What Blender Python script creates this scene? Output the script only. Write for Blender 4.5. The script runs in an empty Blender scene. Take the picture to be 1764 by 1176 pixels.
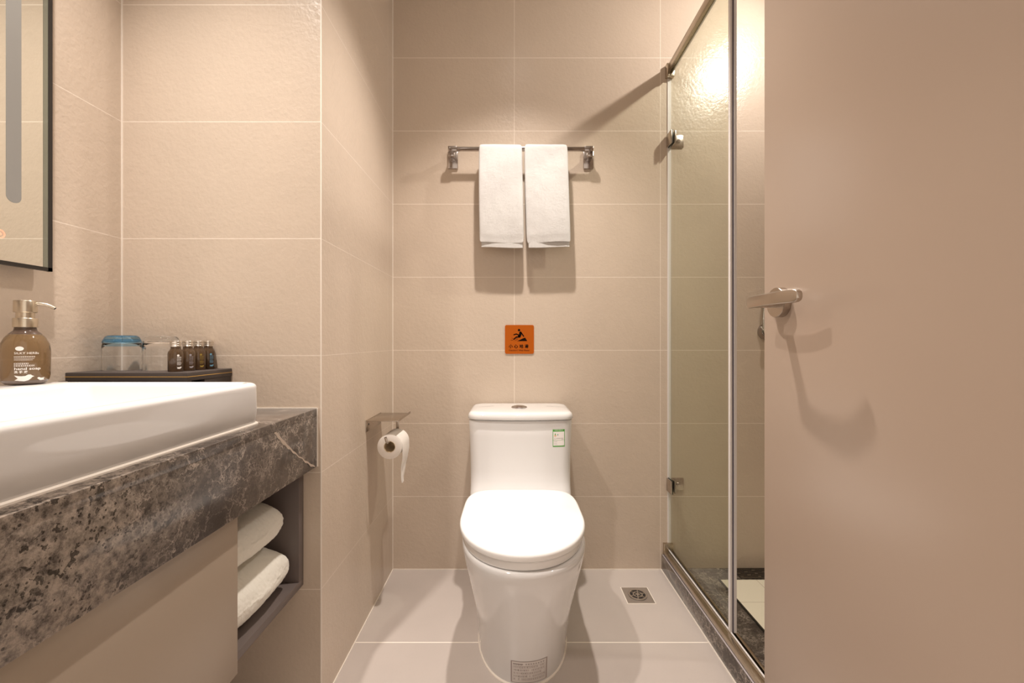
import bpy, bmesh, math, random
from mathutils import Vector, Matrix, noise
PI = math.pi
random.seed(4)
SC = bpy.context.scene
COL = SC.collection

# ------------------------------------------------------------------ camera, world, lights, exposure
cam_d = bpy.data.cameras.new('camera')
cam = bpy.data.objects.new('camera', cam_d); COL.objects.link(cam)
cam.location = (0, 0, 0.936); cam.rotation_euler = (PI/2, 0, 0)
cam_d.sensor_width = 36; cam_d.lens = 740/1764*36; cam_d.clip_start = 0.02
SC.camera = cam

W = bpy.data.worlds.new('World'); SC.world = W; W.use_nodes = True
W.node_tree.nodes['Background'].inputs[0].default_value = (1.0, .84, .70, 1)
W.node_tree.nodes['Background'].inputs[1].default_value = 1.0

YBACK = 1.764
WARM = (1.0, .91, .835)
def spot(name, x, y, power, size=150, blend=1.0, rad=.024, z=2.375, aim=None):
    d = bpy.data.lights.new(name, 'SPOT'); d.energy = power; d.color = WARM
    d.spot_size = math.radians(size); d.spot_blend = blend; d.shadow_soft_size = rad
    o = bpy.data.objects.new(name, d); COL.objects.link(o); o.location = (x, y, z)
    if aim:
        v = Vector(aim) - o.location
        o.rotation_euler = v.to_track_quat('-Z', 'Y').to_euler()
    return o
LIGHTS = [('toilet', .03, 1.21, 100, 102), ('shower', 1.12, 1.22, 38, 128), ('vanity', -.68, .60, 101, 101)]
for n, x, y, p, s in LIGHTS:
    spot('downlight_lamp_' + n, x, y, p, s, aim=(.62, YBACK, 1.80) if n == 'shower' else None)   # the shower one is a tilted adjustable spot

SC.view_settings.view_transform = 'Standard'
SC.view_settings.look = 'None'
SC.view_settings.gamma = 1
SC.view_settings.use_curve_mapping = False
SC.view_settings.exposure = 0.1
SC.cycles.caustics_reflective = True
SC.cycles.caustics_refractive = True
SC.cycles.blur_glossy = 0.4
SC.cycles.max_bounces = 14
SC.cycles.transparent_max_bounces = 16
SC.cycles.sample_clamp_indirect = 8
SC.cycles.use_denoising = True

# ------------------------------------------------------------------ materials
def mat(name, col=(.8, .8, .8), rough=.5, metal=0, **kw):
    m = bpy.data.materials.new(name); m.use_nodes = True
    b = m.node_tree.nodes['Principled BSDF']
    b.inputs['Base Color'].default_value = (*col, 1)
    b.inputs['Roughness'].default_value = rough
    b.inputs['Metallic'].default_value = metal
    for k, v in kw.items():
        b.inputs[k.replace('_', ' ')].default_value = v
    return m

class NT:
    def __init__(s, m): s.m = m; s.t = m.node_tree; s.b = s.t.nodes['Principled BSDF']
    def n(s, typ, **kw):
        q = s.t.nodes.new(typ)
        for k, v in kw.items(): setattr(q, k, v)
        return q
    def l(s, a, b): s.t.links.new(a, b)
    def math(s, op, a, b=None, c=None):
        q = s.n('ShaderNodeMath', operation=op)
        for i, v in enumerate((a, b, c)):
            if v is None: continue
            if isinstance(v, (int, float)): q.inputs[i].default_value = v
            else: s.l(v, q.inputs[i])
        return q.outputs[0]
    def coord(s, kind='Object'): return s.n('ShaderNodeTexCoord').outputs[kind]
    def noise(s, vec, scale, detail=4, rough=.55, dist=0):
        q = s.n('ShaderNodeTexNoise'); s.l(vec, q.inputs['Vector'])
        q.inputs['Scale'].default_value = scale; q.inputs['Detail'].default_value = detail
        q.inputs['Roughness'].default_value = rough; q.inputs['Distortion'].default_value = dist
        return q.outputs['Fac']
    def ramp(s, fac, stops):
        q = s.n('ShaderNodeValToRGB'); s.l(fac, q.inputs[0]); e = q.color_ramp.elements
        while len(e) < len(stops): e.new(.5)
        for i, (p, c) in enumerate(stops):
            e[i].position = p; e[i].color = (*c, 1) if len(c) == 3 else c
        return q.outputs[0]
    def mix(s, fac, a, b, mode='MIX'):
        q = s.n('ShaderNodeMix', data_type='RGBA', blend_type=mode)
        for sock, v in ((q.inputs[0], fac), (q.inputs[6], a), (q.inputs[7], b)):
            if isinstance(v, (int, float)): sock.default_value = v
            elif isinstance(v, tuple): sock.default_value = (*v, 1)
            else: s.l(v, sock)
        return q.outputs[2]
    def bump(s, h, strength, dist):
        q = s.n('ShaderNodeBump'); q.inputs['Strength'].default_value = strength
        q.inputs['Distance'].default_value = dist; s.l(h, q.inputs['Height'])
        s.l(q.outputs[0], s.b.inputs['Normal'])

def tile_mat(name, col, axis, off, step, voff, vstep, vaxis='Z', grout=(.78, .69, .60), gw=.0021,
             rough=.30, bump=.25, mottled=.06, bscale=95):
    m = mat(name, col, rough); t = NT(m)
    sep = t.n('ShaderNodeSeparateXYZ'); co = t.coord(); t.l(co, sep.inputs[0])
    def line(sock, o, st):
        a = t.math('DIVIDE', t.math('SUBTRACT', sock, o), st)
        f = t.math('ABSOLUTE', t.math('SUBTRACT', a, t.math('ROUND', a)))
        return t.math('LESS_THAN', t.math('MULTIPLY', f, st), gw/2), t.math('ROUND', a)
    lu, iu = line(sep.outputs[axis], off, step)
    lv, iv = line(sep.outputs[vaxis], voff, vstep)
    g = t.math('MAXIMUM', lu, lv)
    n1 = t.noise(co, 5, 3)
    c = t.mix(t.math('MULTIPLY', n1, 1.0), tuple(x*(1-mottled) for x in col), tuple(min(1, x*(1+mottled)) for x in col))
    n2 = t.noise(co, 160, 2)
    c = t.mix(t.math('MULTIPLY', t.math('GREATER_THAN', n2, .62), .05), c, (col[0]*.6, col[1]*.6, col[2]*.6))
    c = t.mix(g, c, grout)
    t.l(c, t.b.inputs['Base Color'])
    t.l(t.math('ADD', t.math('MULTIPLY', g, .35), rough), t.b.inputs['Roughness'])
    h = t.math('ADD', t.noise(co, bscale, 3, .6), t.math('MULTIPLY', t.noise(co, bscale/3.2, 2), .8))
    h = t.math('SUBTRACT', h, t.math('MULTIPLY', g, .7))
    t.bump(h, bump, .004)
    return m

TILE = (.60, .50, .405)
M = {}
M['tile_back'] = tile_mat('beige_tile_back', TILE, 'X', .0095, .6, 0, .3, rough=.26, bump=.24)
M['tile_recess'] = tile_mat('beige_tile_recess', TILE, 'X', -1.0, 5, 0, .3)
M['tile_side'] = tile_mat('beige_tile_side', TILE, 'Y', 1.694, .6, 0, .3, gw=.0016)
M['tile_left'] = tile_mat('beige_tile_left', TILE, 'Y', 1.103, .6, 0, .3, gw=.0018)
M['floor'] = tile_mat('grey_beige_floor_tile', (.54, .48, .44), 'X', -1.3, 3, 1.337, .6, 'Y',
                      grout=(.92, .85, .76), gw=.0036, rough=.30, bump=.03, bscale=30, mottled=.08)
M['shower_tile'] = tile_mat('cream_square_floor_tile', (.80, .74, .62), 'X', .952, .149, 1.679, .149, 'Y',
                            grout=(.50, .42, .33), gw=.002, rough=.4, bump=.05, mottled=.03)
M['drain_plate'] = mat('dull_steel_plate', (.36, .31, .27), .42, .5)
M['grout'] = mat('white_caulk', (.84, .77, .69), .45)
M['paint'] = mat('white_ceiling_paint', (.86, .83, .78), .8)
M['porcelain'] = mat('white_glazed_porcelain', (.77, .76, .755), .07, Coat_Weight=.3, Coat_Roughness=.03)
M['plastic_seat'] = mat('white_seat_plastic', (.90, .89, .88), .16)
M['chrome'] = mat('polished_chrome', (.46, .42, .40), .17, 1)
M['steel'] = mat('brushed_stainless_steel', (.50, .44, .38), .27, 1)
M['alu'] = mat('satin_aluminium', (.72, .69, .66), .3, 1)
M['alu_gold'] = mat('satin_champagne_aluminium', (.50, .43, .34), .26, 1)
M['gasket'] = mat('grey_rubber_gasket', (.16, .145, .17), .5)
M['white_seal'] = mat('milky_plastic_seal', (.78, .75, .74), .3)
M['seal_lilac'] = mat('grey_silicone_seal', (.45, .41, .43), .4)
M['black'] = mat('black_frame', (.018, .015, .013), .35)
M['black_rubber'] = mat('black_rubber', (.02, .018, .016), .5)
M['mirror'] = mat('mirror_silver', (.86, .88, .84), 0.0, 1)
M['mirror_bevel'] = mat('mirror_bevel', (.30, .33, .29), .08, .8)
M['frosted'] = mat('frosted_light_strip', (.27, .265, .25), .5)
M['led_red'] = mat('lit_touch_button', (.9, .3, .2), .4); 
M['led_red'].node_tree.nodes['Principled BSDF'].inputs['Emission Color'].default_value = (1, .33, .2, 1)
M['led_red'].node_tree.nodes['Principled BSDF'].inputs['Emission Strength'].default_value = .8
M['door'] = mat('beige_satin_door_laminate', (.445, .345, .275), .28)
t = NT(M['door']); co = t.coord()
t.bump(t.noise(co, 9, 2), .02, .01)
M['drawer'] = mat('taupe_satin_drawer_front', (.35, .28, .215), .3)
M['carcass'] = mat('brown_grey_cabinet_board', (.135, .108, .098), .42)
M['sheet'] = mat('toilet_paper', (.86, .81, .76), .95)
M['core'] = mat('cardboard_core', (.62, .50, .34), .9)
M['leather'] = mat('dark_brown_leather', (.055, .043, .038), .48)
t = NT(M['leather']); co = t.coord(); t.bump(t.noise(co, 500, 2), .25, .001)
M['gold'] = mat('gold_piping', (.62, .36, .09), .4)
M['orange'] = mat('orange_acrylic', (.45, .098, .004), .45, Specular_IOR_Level=.15)
M['ink'] = mat('black_ink', (.012, .008, .006), 1.0, Specular_IOR_Level=0)
M['ink_brown'] = mat('dark_brown_ink', (.09, .02, .008), 1.0, Specular_IOR_Level=0)
M['white_ink'] = mat('white_ink', (.88, .86, .83), .5)
M['grey_ink'] = mat('grey_ink', (.30, .28, .30), .5)
M['olive_ink'] = mat('olive_ink', (.32, .22, .035), .5)
M['blue_ink'] = mat('blue_ink', (.18, .42, .60), .5)
M['label_green'] = mat('label_green', (.09, .36, .06), .5)
M['label_white'] = mat('label_white', (.86, .82, .80), .5)
M['label_orange'] = mat('label_orange', (.90, .42, .24), .5)
M['label_teal'] = mat('label_teal', (.03, .30, .16), .5)
M['label_text'] = mat('label_grey_text', (.34, .30, .30), .6)
M['notice'] = mat('notice_film', (.76, .72, .69), .2)
M['notice_ink'] = mat('notice_ink', (.24, .19, .18), .5)
M['notice_pale'] = mat('notice_faint_ink', (.40, .335, .315), .5)
M['lamp_lens'] = mat('lit_lamp_lens', (1, 1, 1), .4)
b_ = M['lamp_lens'].node_tree.nodes['Principled BSDF']
b_.inputs['Emission Color'].default_value = (*WARM, 1); b_.inputs['Emission Strength'].default_value = 14
M['grate'] = mat('dark_steel_grate', (.30, .27, .25), .32, 1)
M['hole'] = mat('dark_drain_hole', (.02, .015, .012), .7)

def glass_mat(name, col, rough=0.0, ior=1.45):
    m = mat(name, col, rough); b = m.node_tree.nodes['Principled BSDF']
    b.inputs['Transmission Weight'].default_value = 1; b.inputs['IOR'].default_value = ior
    return m
def pane_mat(name, tint):
    # thin architectural pane: clear tinted transmission plus fresnel reflection
    m = bpy.data.materials.new(name); m.use_nodes = True; t = m.node_tree; t.nodes.clear()
    o = t.nodes.new('ShaderNodeOutputMaterial'); mx = t.nodes.new('ShaderNodeMixShader')
    tr = t.nodes.new('ShaderNodeBsdfTransparent'); gl = t.nodes.new('ShaderNodeBsdfGlossy')
    lw = t.nodes.new('ShaderNodeLayerWeight'); lw.inputs[0].default_value = .5
    pw = t.nodes.new('ShaderNodeMath'); pw.operation = 'POWER'; pw.inputs[1].default_value = 5
    fr = t.nodes.new('ShaderNodeMath'); fr.operation = 'MULTIPLY_ADD'; fr.inputs[1].default_value = .9; fr.inputs[2].default_value = .03
    t.links.new(lw.outputs['Facing'], pw.inputs[0]); t.links.new(pw.outputs[0], fr.inputs[0])
    tr.inputs[0].default_value = (*tint, 1); gl.inputs['Roughness'].default_value = 0.0
    t.links.new(fr.outputs[0], mx.inputs[0]); t.links.new(tr.outputs[0], mx.inputs[1])
    t.links.new(gl.outputs[0], mx.inputs[2]); t.links.new(mx.outputs[0], o.inputs[0])
    return m
M['pane'] = pane_mat('green_tinted_shower_glass', (.935, .955, .905))
M['tumbler'] = glass_mat('clear_tumbler_glass', (1, 1, 1), 0.0, 1.35)
M['tumbler_blue'] = glass_mat('blue_tumbler_glass', (.16, .52, .82))
M['wrap'] = pane_mat('thin_clear_film', (.95, .97, .99))
M['amber'] = mat('amber_bottle_plastic', (.37, .25, .135), .06, IOR=1.35)
M['amber_neck'] = mat('amber_empty_neck', (.09, .06, .045), .06)
M['amber_base'] = mat('thick_amber_base', (.19, .145, .12), .1)
M['amber'].node_tree.nodes['Principled BSDF'].inputs['Transmission Weight'].default_value = .72
M['amber'].node_tree.nodes['Principled BSDF'].inputs['Coat Weight'].default_value = .5
M['amber_dark'] = mat('amber_small_bottle', (.17, .105, .058), .06, Coat_Weight=.5, IOR=1.35)
M['amber_dark'].node_tree.nodes['Principled BSDF'].inputs['Transmission Weight'].default_value = .6
M['cap'] = mat('brushed_silver_cap', (.75, .70, .63), .3, 1)
M['pump'] = mat('brushed_champagne_pump', (.70, .63, .52), .28, 1)

def terry(name, col, s=900):
    m = mat(name, col, .95, Sheen_Weight=.35, Sheen_Roughness=.6); t = NT(m); co = t.coord()
    h = t.math('ADD', t.noise(co, s, 2, .7), t.math('MULTIPLY', t.noise(co, 120, 2), .8))
    t.bump(h, .5, .003); return m
M['terry'] = terry('white_terry', (.67, .655, .64))
M['terry_cream'] = terry('cream_terry', (.82, .79, .70), 700)
M['hem'] = mat('woven_hem', (.87, .84, .80), .8)

def marble(name, big=1.0, spots=False):
    m = mat(name, (.1, .09, .08), .14, Specular_IOR_Level=.35); t = NT(m); co = t.coord()
    mp = t.n('ShaderNodeMapping'); t.l(co, mp.inputs[0]); mp.inputs['Rotation'].default_value = (.5, .3, .6)
    v0 = mp.outputs[0]
    nz = t.n('ShaderNodeTexNoise'); t.l(v0, nz.inputs['Vector']); nz.inputs['Scale'].default_value = 7
    nz.inputs['Detail'].default_value = 6; nz.inputs['Roughness'].default_value = .65
    ad = t.n('ShaderNodeVectorMath', operation='MULTIPLY_ADD'); t.l(nz.outputs['Color'], ad.inputs[0])
    ad.inputs[1].default_value = (.22, .22, .22); t.l(v0, ad.inputs[2])
    vein = 0
    def vn(scale, w, amp):
        q = t.n('ShaderNodeTexVoronoi', feature='DISTANCE_TO_EDGE'); t.l(ad.outputs[0], q.inputs['Vector'])
        q.inputs['Scale'].default_value = scale
        r = t.n('ShaderNodeMapRange'); t.l(q.outputs['Distance'], r.inputs[0])
        r.inputs[1].default_value = 0; r.inputs[2].default_value = w; r.inputs[3].default_value = amp; r.inputs[4].default_value = 0
        return r.outputs[0]
    patch = t.noise(v0, 6, 3); 
    patchr = t.ramp(patch, [(.42, (0, 0, 0)), (.66, (1, 1, 1))])
    v = t.math('MAXIMUM', vn(9*big, .020, .85), vn(24*big, .050, .75))
    v = t.math('MAXIMUM', v, t.math('MULTIPLY', vn(62*big, .10, .75), patchr))
    v = t.math('MAXIMUM', v, vn(110*big, .11, .22))
    fade = t.noise(v0, 14, 4, .7)
    v = t.math('MULTIPLY', v, t.ramp(fade, [(.38, (.08, .08, .08)), (.66, (1, 1, 1))]))
    base = t.mix(t.noise(v0, 11, 6, .7), (.012, .009, .008), (.085, .068, .060))
    base = t.mix(t.math('MULTIPLY', patchr, .35), base, (.14, .112, .095))
    if spots:   # paler fossil-speckled zone of the slab toward its near end
        sp_ = t.n('ShaderNodeSeparateXYZ'); t.l(co, sp_.inputs[0])
        zone = t.math('ADD', t.math('MULTIPLY', sp_.outputs[1], -3.2), t.math('MULTIPLY', t.noise(v0, 5, 3), 1.5))
        zone = t.ramp(t.math('SUBTRACT', zone, .25), [(.15, (0, 0, 0)), (.75, (1, 1, 1))])
        pale = t.mix(t.ramp(t.noise(v0, 75, 5, .75), [(.36, (0, 0, 0)), (.62, (1, 1, 1))]), (.055, .044, .038), (.37, .305, .25))
        base = t.mix(t.math('MULTIPLY', zone, .75), base, pale)
        q = t.n('ShaderNodeTexVoronoi', feature='F1'); t.l(ad.outputs[0], q.inputs['Vector']); q.inputs['Scale'].default_value = 48
        q2 = t.n('ShaderNodeTexVoronoi', feature='F1'); t.l(v0, q2.inputs['Vector']); q2.inputs['Scale'].default_value = 150
        d1 = t.math('LESS_THAN', q.outputs['Distance'], .34); d2 = t.math('LESS_THAN', q2.outputs['Distance'], .26)
        keep = t.math('GREATER_THAN', t.noise(v0, 22, 2), .5)
        dk = t.math('MULTIPLY', t.math('MULTIPLY', t.math('MAXIMUM', d1, d2), keep), zone)
        base = t.mix(t.math('MULTIPLY', dk, .85), base, (.018, .014, .012))
        v = t.math('MULTIPLY', v, t.math('SUBTRACT', 1.0, t.math('MULTIPLY', zone, .6)))
    c = t.mix(v, base, (.62, .52, .44))
    t.l(c, t.b.inputs['Base Color']); return m
M['marble'] = marble('dark_brown_marble')
M['marble_top'] = marble('dark_brown_marble_speckled', 1.0, True)

# ------------------------------------------------------------------ mesh helpers
def box(bm, x0, x1, y0, y1, z0, z1, bev=0, seg=2):
    r = bmesh.ops.create_cube(bm, size=1); vs = r['verts']
    for v in vs:
        v.co = Vector(((x0+x1)/2+v.co.x*(x1-x0), (y0+y1)/2+v.co.y*(y1-y0), (z0+z1)/2+v.co.z*(z1-z0)))
    if bev:
        es = list({e for v in vs for e in v.link_edges})
        bmesh.ops.bevel(bm, geom=es, offset=bev, segments=seg, profile=.5, affect='EDGES')
    return bm
def B(*a, **k): return box(bmesh.new(), *a, **k)
def loft(bm, rings, cap0=True, cap1=True, loop=False):
    R = [[bm.verts.new(p) for p in r] for r in rings]; n = len(R[0])
    m = len(R)
    for i in range(m if loop else m-1):
        a, b = R[i], R[(i+1) % m]
        for j in range(n):
            k = (j+1) % n
            bm.faces.new((a[j], a[k], b[k], b[j]))
    if not loop:
        if cap0: bm.faces.new(list(reversed(R[0])))
        if cap1: bm.faces.new(R[-1])
    return bm
def lathe(bm, prof, c, seg=40, sx=1, sy=1, axis='Z'):
    rings = []
    for r, h in prof:
        ring = []
        for i in range(seg):
            a = 2*PI*i/seg; p = (r*sx*math.cos(a), r*sy*math.sin(a), h)
            if axis == 'Y': p = (p[0], h, -p[1])
            if axis == 'X': p = (h, p[0], p[1])
            ring.append(Vector(p)+Vector(c))
        rings.append(ring)
    return loft(bm, rings)
def tube(bm, pts, r, seg=14, rr=None):
    pts = [Vector(p) for p in pts]; rings = []; up = None
    for i, p in enumerate(pts):
        d = (pts[min(i+1, len(pts)-1)]-pts[max(i-1, 0)]).normalized()
        if up is None:
            up = Vector((0, 0, 1)) if abs(d.z) < .9 else Vector((1, 0, 0))
        u = (up - d*up.dot(d)).normalized(); w = d.cross(u); up = u
        q = rr[i] if rr else r
        rings.append([p+u*q*math.cos(2*PI*k/seg)+w*q*math.sin(2*PI*k/seg) for k in range(seg)])
    return loft(bm, rings)
def rrect(x0, x1, y0, y1, r, n=8):
    out = []
    for cx, cy, a0 in ((x1-r, y1-r, 0), (x0+r, y1-r, 90), (x0+r, y0+r, 180), (x1-r, y0+r, 270)):
        for i in range(n+1):
            a = math.radians(a0+90*i/n); out.append((cx+r*math.cos(a), cy+r*math.sin(a)))
    return out
def arc(p0, p1, p2, n=8):
    return [tuple((1-t)**2*a+2*t*(1-t)*b+t*t*c for a, b, c in zip(p0, p1, p2)) for t in [i/n for i in range(n+1)]]
WLOC = {}
def finish(name, bm, m, parent=None, origin=None, smooth=35):
    bmesh.ops.remove_doubles(bm, verts=bm.verts, dist=1e-6)
    bmesh.ops.recalc_face_normals(bm, faces=bm.faces)
    if origin is None:
        xs = [v.co for v in bm.verts]
        lo = Vector(min(v[i] for v in xs) for i in range(3)); hi = Vector(max(v[i] for v in xs) for i in range(3))
        origin = Vector(((lo.x+hi.x)/2, (lo.y+hi.y)/2, lo.z))
    origin = Vector(origin)
    bmesh.ops.translate(bm, verts=bm.verts, vec=-origin)
    me = bpy.data.meshes.new(name); bm.to_mesh(me); bm.free()
    for x in (m if isinstance(m, (list, tuple)) else [m]): me.materials.append(M[x])
    if smooth:
        me.polygons.foreach_set('use_smooth', [True]*len(me.polygons))
        me.set_sharp_from_angle(angle=math.radians(smooth))
    o = bpy.data.objects.new(name, me); COL.objects.link(o); WLOC[o.name] = origin
    if parent: o.parent = parent; o.location = origin - WLOC[parent.name]
    else: o.location = origin
    return o
def thing(name, label, cat, loc, group=None):
    o = bpy.data.objects.new(name, None); COL.objects.link(o); o.empty_display_size = .05
    o.location = loc; WLOC[o.name] = Vector(loc); return tag(o, label, cat, group)
def tag(o, label, cat, group=None):
    o['label'] = label; o['category'] = cat
    if group: o['group'] = group
    return o
def struct(name, bm, m, origin=(0, 0, 0), smooth=30):
    o = finish(name, bm, m, None, origin, smooth); o['kind'] = 'structure'; return o
def slice_x(bm, step):
    xs = [v.co.x for v in bm.verts]; x = min(xs)+step
    while x < max(xs):
        bmesh.ops.bisect_plane(bm, geom=list(bm.verts)+list(bm.edges)+list(bm.faces), plane_co=(x, 0, 0), plane_no=(1, 0, 0))
        x += step
    return bm
def remap(bm, f):
    for v in bm.verts: v.co = Vector(f(v.co.x, v.co.y, v.co.z))
    return bm
def text_bm(bm, s, size, x, y, align='CENTER', bold=0, width=None):
    cu = bpy.data.curves.new('t', 'FONT'); cu.body = s; cu.size = size; cu.align_x = align; cu.offset = bold
    cu.resolution_u = 3
    o = bpy.data.objects.new('t', cu); COL.objects.link(o)
    me = bpy.data.meshes.new_from_object(o)
    tmp = bmesh.new(); tmp.from_mesh(me)
    if width and tmp.verts:
        w = max(v.co.x for v in tmp.verts)-min(v.co.x for v in tmp.verts); k = width/w
        for v in tmp.verts: v.co.x *= k
    for v in tmp.verts: v.co.x += x; v.co.y += y; v.co.z = 0
    m2 = bpy.data.meshes.new('t'); tmp.to_mesh(m2); tmp.free(); bm.from_mesh(m2)
    bpy.data.objects.remove(o); bpy.data.curves.remove(cu); bpy.data.meshes.remove(me); bpy.data.meshes.remove(m2)
    return bm
def poly2(bm, pts): bm.faces.new([bm.verts.new((x, y, 0)) for x, y in pts]); return bm
def rect2(bm, x0, x1, y0, y1, nx=1, ny=1):
    g = [[bm.verts.new((x0+(x1-x0)*i/nx, y0+(y1-y0)*j/ny, 0)) for j in range(ny+1)] for i in range(nx+1)]
    for i in range(nx):
        for j in range(ny): bm.faces.new((g[i][j], g[i+1][j], g[i+1][j+1], g[i][j+1]))
    return bm
def disc2(bm, x, y, r, n=20, sy=1): return poly2(bm, [(x+r*math.cos(2*PI*i/n), y+r*sy*math.sin(2*PI*i/n)) for i in range(n)])
def stroke2(bm, pts, w):
    for (x0, y0), (x1, y1) in zip(pts, pts[1:]):
        dx, dy = x1-x0, y1-y0; L = math.hypot(dx, dy) or 1; nx, ny = -dy/L*w/2, dx/L*w/2
        poly2(bm, [(x0+nx, y0+ny), (x0-nx, y0-ny), (x1-nx, y1-ny), (x1+nx, y1+ny)])
    for x, y in pts: disc2(bm, x, y, w/2, 12)
    return bm
def thicken(bm, h):
    r = bmesh.ops.extrude_face_region(bm, geom=list(bm.faces))
    for e in r['geom']:
        if isinstance(e, bmesh.types.BMVert): e.co.z += h
    return bm

# ------------------------------------------------------------------ room shell
YB = 1.764; YC = 1.103; XL = -1.0017; XC = -.490; H = 2.40; YF = -.12
struct('floor', B(-1.15, 1.65, YF-.9, YB+.1, -.1, 0), 'floor')
struct('ceiling', B(-1.15, 1.65, YF-.1, YB+.1, H, H+.08), 'paint')
struct('wall_back', B(XC-.02, 1.65, YB, YB+.1, 0, H), 'tile_back')
struct('wall_left', B(XL-.12, XL, YF, YC, 0, H), 'tile_left')
bm = B(XL-.12, XC, YC, YB+.1, 0, H)
w = struct('wall_corner', bm, ['tile_recess', 'tile_side'])
for p in w.data.polygons: p.material_index = 1 if abs(p.normal.x) > .5 else 0
struct('wall_right', B(1.5, 1.62, .86, YB, 0, H), 'tile_left')
struct('wall_partition', B(.60, 1.62, .80, .86, 0, H), 'tile_back')
bm = B(XL-.12, -.52, YF-.1, YF, 0, H); box(bm, .53, .80, YF-.1, YF, 0, H); box(bm, -.52, .53, YF-.1, YF, 2.12, H)
box(bm, .68, .80, YF, .80, 0, H)
struct('wall_front', bm, 'tile_back')
# caulk lines
k = .0022
struct('trim_1', B(XC-.0012, XC+k, YB-k*1.3, YB, 0, H), 'grout')
struct('trim_2', B(XC-.0018, XC+.0005, YC-.0005, YC+.002, 0, H), 'grout')
struct('trim_3', B(XL, XL+k, YC-k, YC, .766, H), 'grout')
struct('trim_4', B(XC, .612, YB-k, YB, 0, .0028), 'grout')
struct('trim_5', B(XC, XC+.003, YC, YB, 0, .0025), 'grout')
struct('trim_6', B(.6105, .614, .9, YB, 0, .0025), 'grout')

# shower curb (dark marble) and shower floor border
bm = B(.614, .668, .86, YB, 0, .064, .002)
o = struct('trim_7', bm, 'marble')
bm = B(.668, .805, .86, YB, 0, .006); box(bm, .805, 1.5, 1.679, YB, 0, .006)
o = struct('trim_8', bm, 'marble')
o = struct('floor_shower', B(.812, 1.5, .86, 1.674, 0, .008), 'shower_tile')
struct('trim_9', B(.805, .811, .86, 1.679, 0, .0105), 'black')

# ------------------------------------------------------------------ shower screen
s = thing('shower_screen', 'frameless green-tinted glass shower panel standing on the dark marble curb', 'shower screen', (.645, 1.5, .064))
finish('glass_panel', B(.6415, .6485, 1.262, YB-.003, .086, 2.0295), 'pane', s)
bm = B(.632, .656, .862, YB-.02, 2.030, 2.058, .002)
finish('top_rail', bm, 'alu_gold', s)
bm = B(.628, .660, YB-.022, YB, 2.012, 2.066, .002); box(bm, .626, .634, YB-.035, YB-.018, 2.006, 2.05, .001)
finish('glass_edge', B(.6490, .6535, .862, YB-.02, 2.0262, 2.0299, .0006), 'white_seal', s)
finish('rail_bracket', bm, 'alu_gold', s)
bm = B(.6175, .6400, .862, YB-.012, .064, .084, .002); box(bm, .6495, .657, .862, YB-.012, .064, .088, .001)
box(bm, .6185, .657, YB-.016, YB, .064, .112, .002)
finish('bottom_rail', bm, 'alu_gold', s)
finish('rail_lip', B(.6135, .6172, .862, YB-.01, .064, .0675, .0008), 'seal_lilac', s)
finish('glass_seal', B(.6375, .6415, .862, YB-.012, .0845, .0885, .0008), 'white_seal', s)
p = finish('edge_profile', B(.6365, .6415, 1.252, 1.264, .088, 2.030), 'white_seal', s)
finish('gasket', B(.6415, .6468, 1.2515, 1.262, .088, 2.030), 'gasket', p)
finish('seal_strip', B(.6468, .654, 1.250, 1.262, .088, 2.030), 'white_seal', p)
finish('wall_seal', B(.638, .652, YB-.0035, YB, .112, 2.012), 'white_seal', s)
for z in (1.755, .352):
    c = finish('glass_clamp', B(.6535, .703, YB-.006, YB, z-.026, z+.026, .0025), 'steel', s)
    bm = B(.6325, .6395, YB-.052, YB-.004, z-.026, z+.026, .002)
    finish('outer_plate', bm, 'steel', c)
    finish('rubber_pad', B(.6395, .6412, YB-.052, YB-.004, z-.027, z+.027), 'black_rubber', c)
    bm = B(.6490, .6560, YB-.050, YB-.004, z-.025, z+.025, .002)
    finish('inner_plate', bm, 'steel', c)
    bm = bmesh.new(); lathe(bm, [(0.0005, YB-.011), (.007, YB-.0105), (.0085, YB-.006)], (.681, 0, z), 20, axis='Y')
    finish('screw', bm, 'chrome', c)

# ------------------------------------------------------------------ floor drain and shower grate
s = thing('floor_drain', 'small square steel floor drain set in the grey floor tile', 'drain', (.4635, 1.584, 0))
x0, x1, y0, y1 = .415, .512, 1.535, 1.633; cx, cy = .4635, 1.584
bm = bmesh.new()
N = 48
outer = []
for i in range(N):
    a = 2*PI*i/N; ca, sa = math.cos(a), math.sin(a); q = .0485/max(abs(ca), abs(sa))
    outer.append((cx+q*ca, cy+q*sa*1.01))
def rg(r, z): return [(cx+r*math.cos(2*PI*i/N), cy+r*math.sin(2*PI*i/N), z) for i in range(N)]
loft(bm, [[(x, y, .0002) for x, y in outer], [(x, y, .0018) for x, y in outer], rg(.036, .0018), rg(.035, .0008), rg(.034, .0008)], False, False)
finish('plate', bm, 'drain_plate', s)
bm = B(x0-.003, x1+.003, y0-.003, y0, 0, .0012); box(bm, x0-.003, x1+.003, y1, y1+.003, 0, .0012)
box(bm, x0-.003, x0, y0, y1, 0, .0012); box(bm, x1, x1+.003, y0, y1, 0, .0012)
finish('grout_line', bm, 'grout', s)
bm = bmesh.new()
loft(bm, [rg(.033, .0005), rg(.033, .004), rg(.028, .0045), rg(.028, .0005)], False, False)
loft(bm, [rg(.018, .0005), rg(.018, .0045), rg(.014, .0045), rg(.014, .0005)], False, False)
for i in range(6):
    a = PI*i/3+.3
    b2 = B(.004, .03, -.0016, .0016, .0006, .0043)
    remap(b2, lambda x, y, z: (cx+x*math.cos(a)-y*math.sin(a), cy+x*math.sin(a)+y*math.cos(a), z))
    me = bpy.data.meshes.new('q'); b2.to_mesh(me); b2.free(); bm.from_mesh(me); bpy.data.meshes.remove(me)
lathe(bm, [(.007, .0006), (.0065, .0052), (.002, .006)], (cx, cy, 0), 20)
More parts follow.
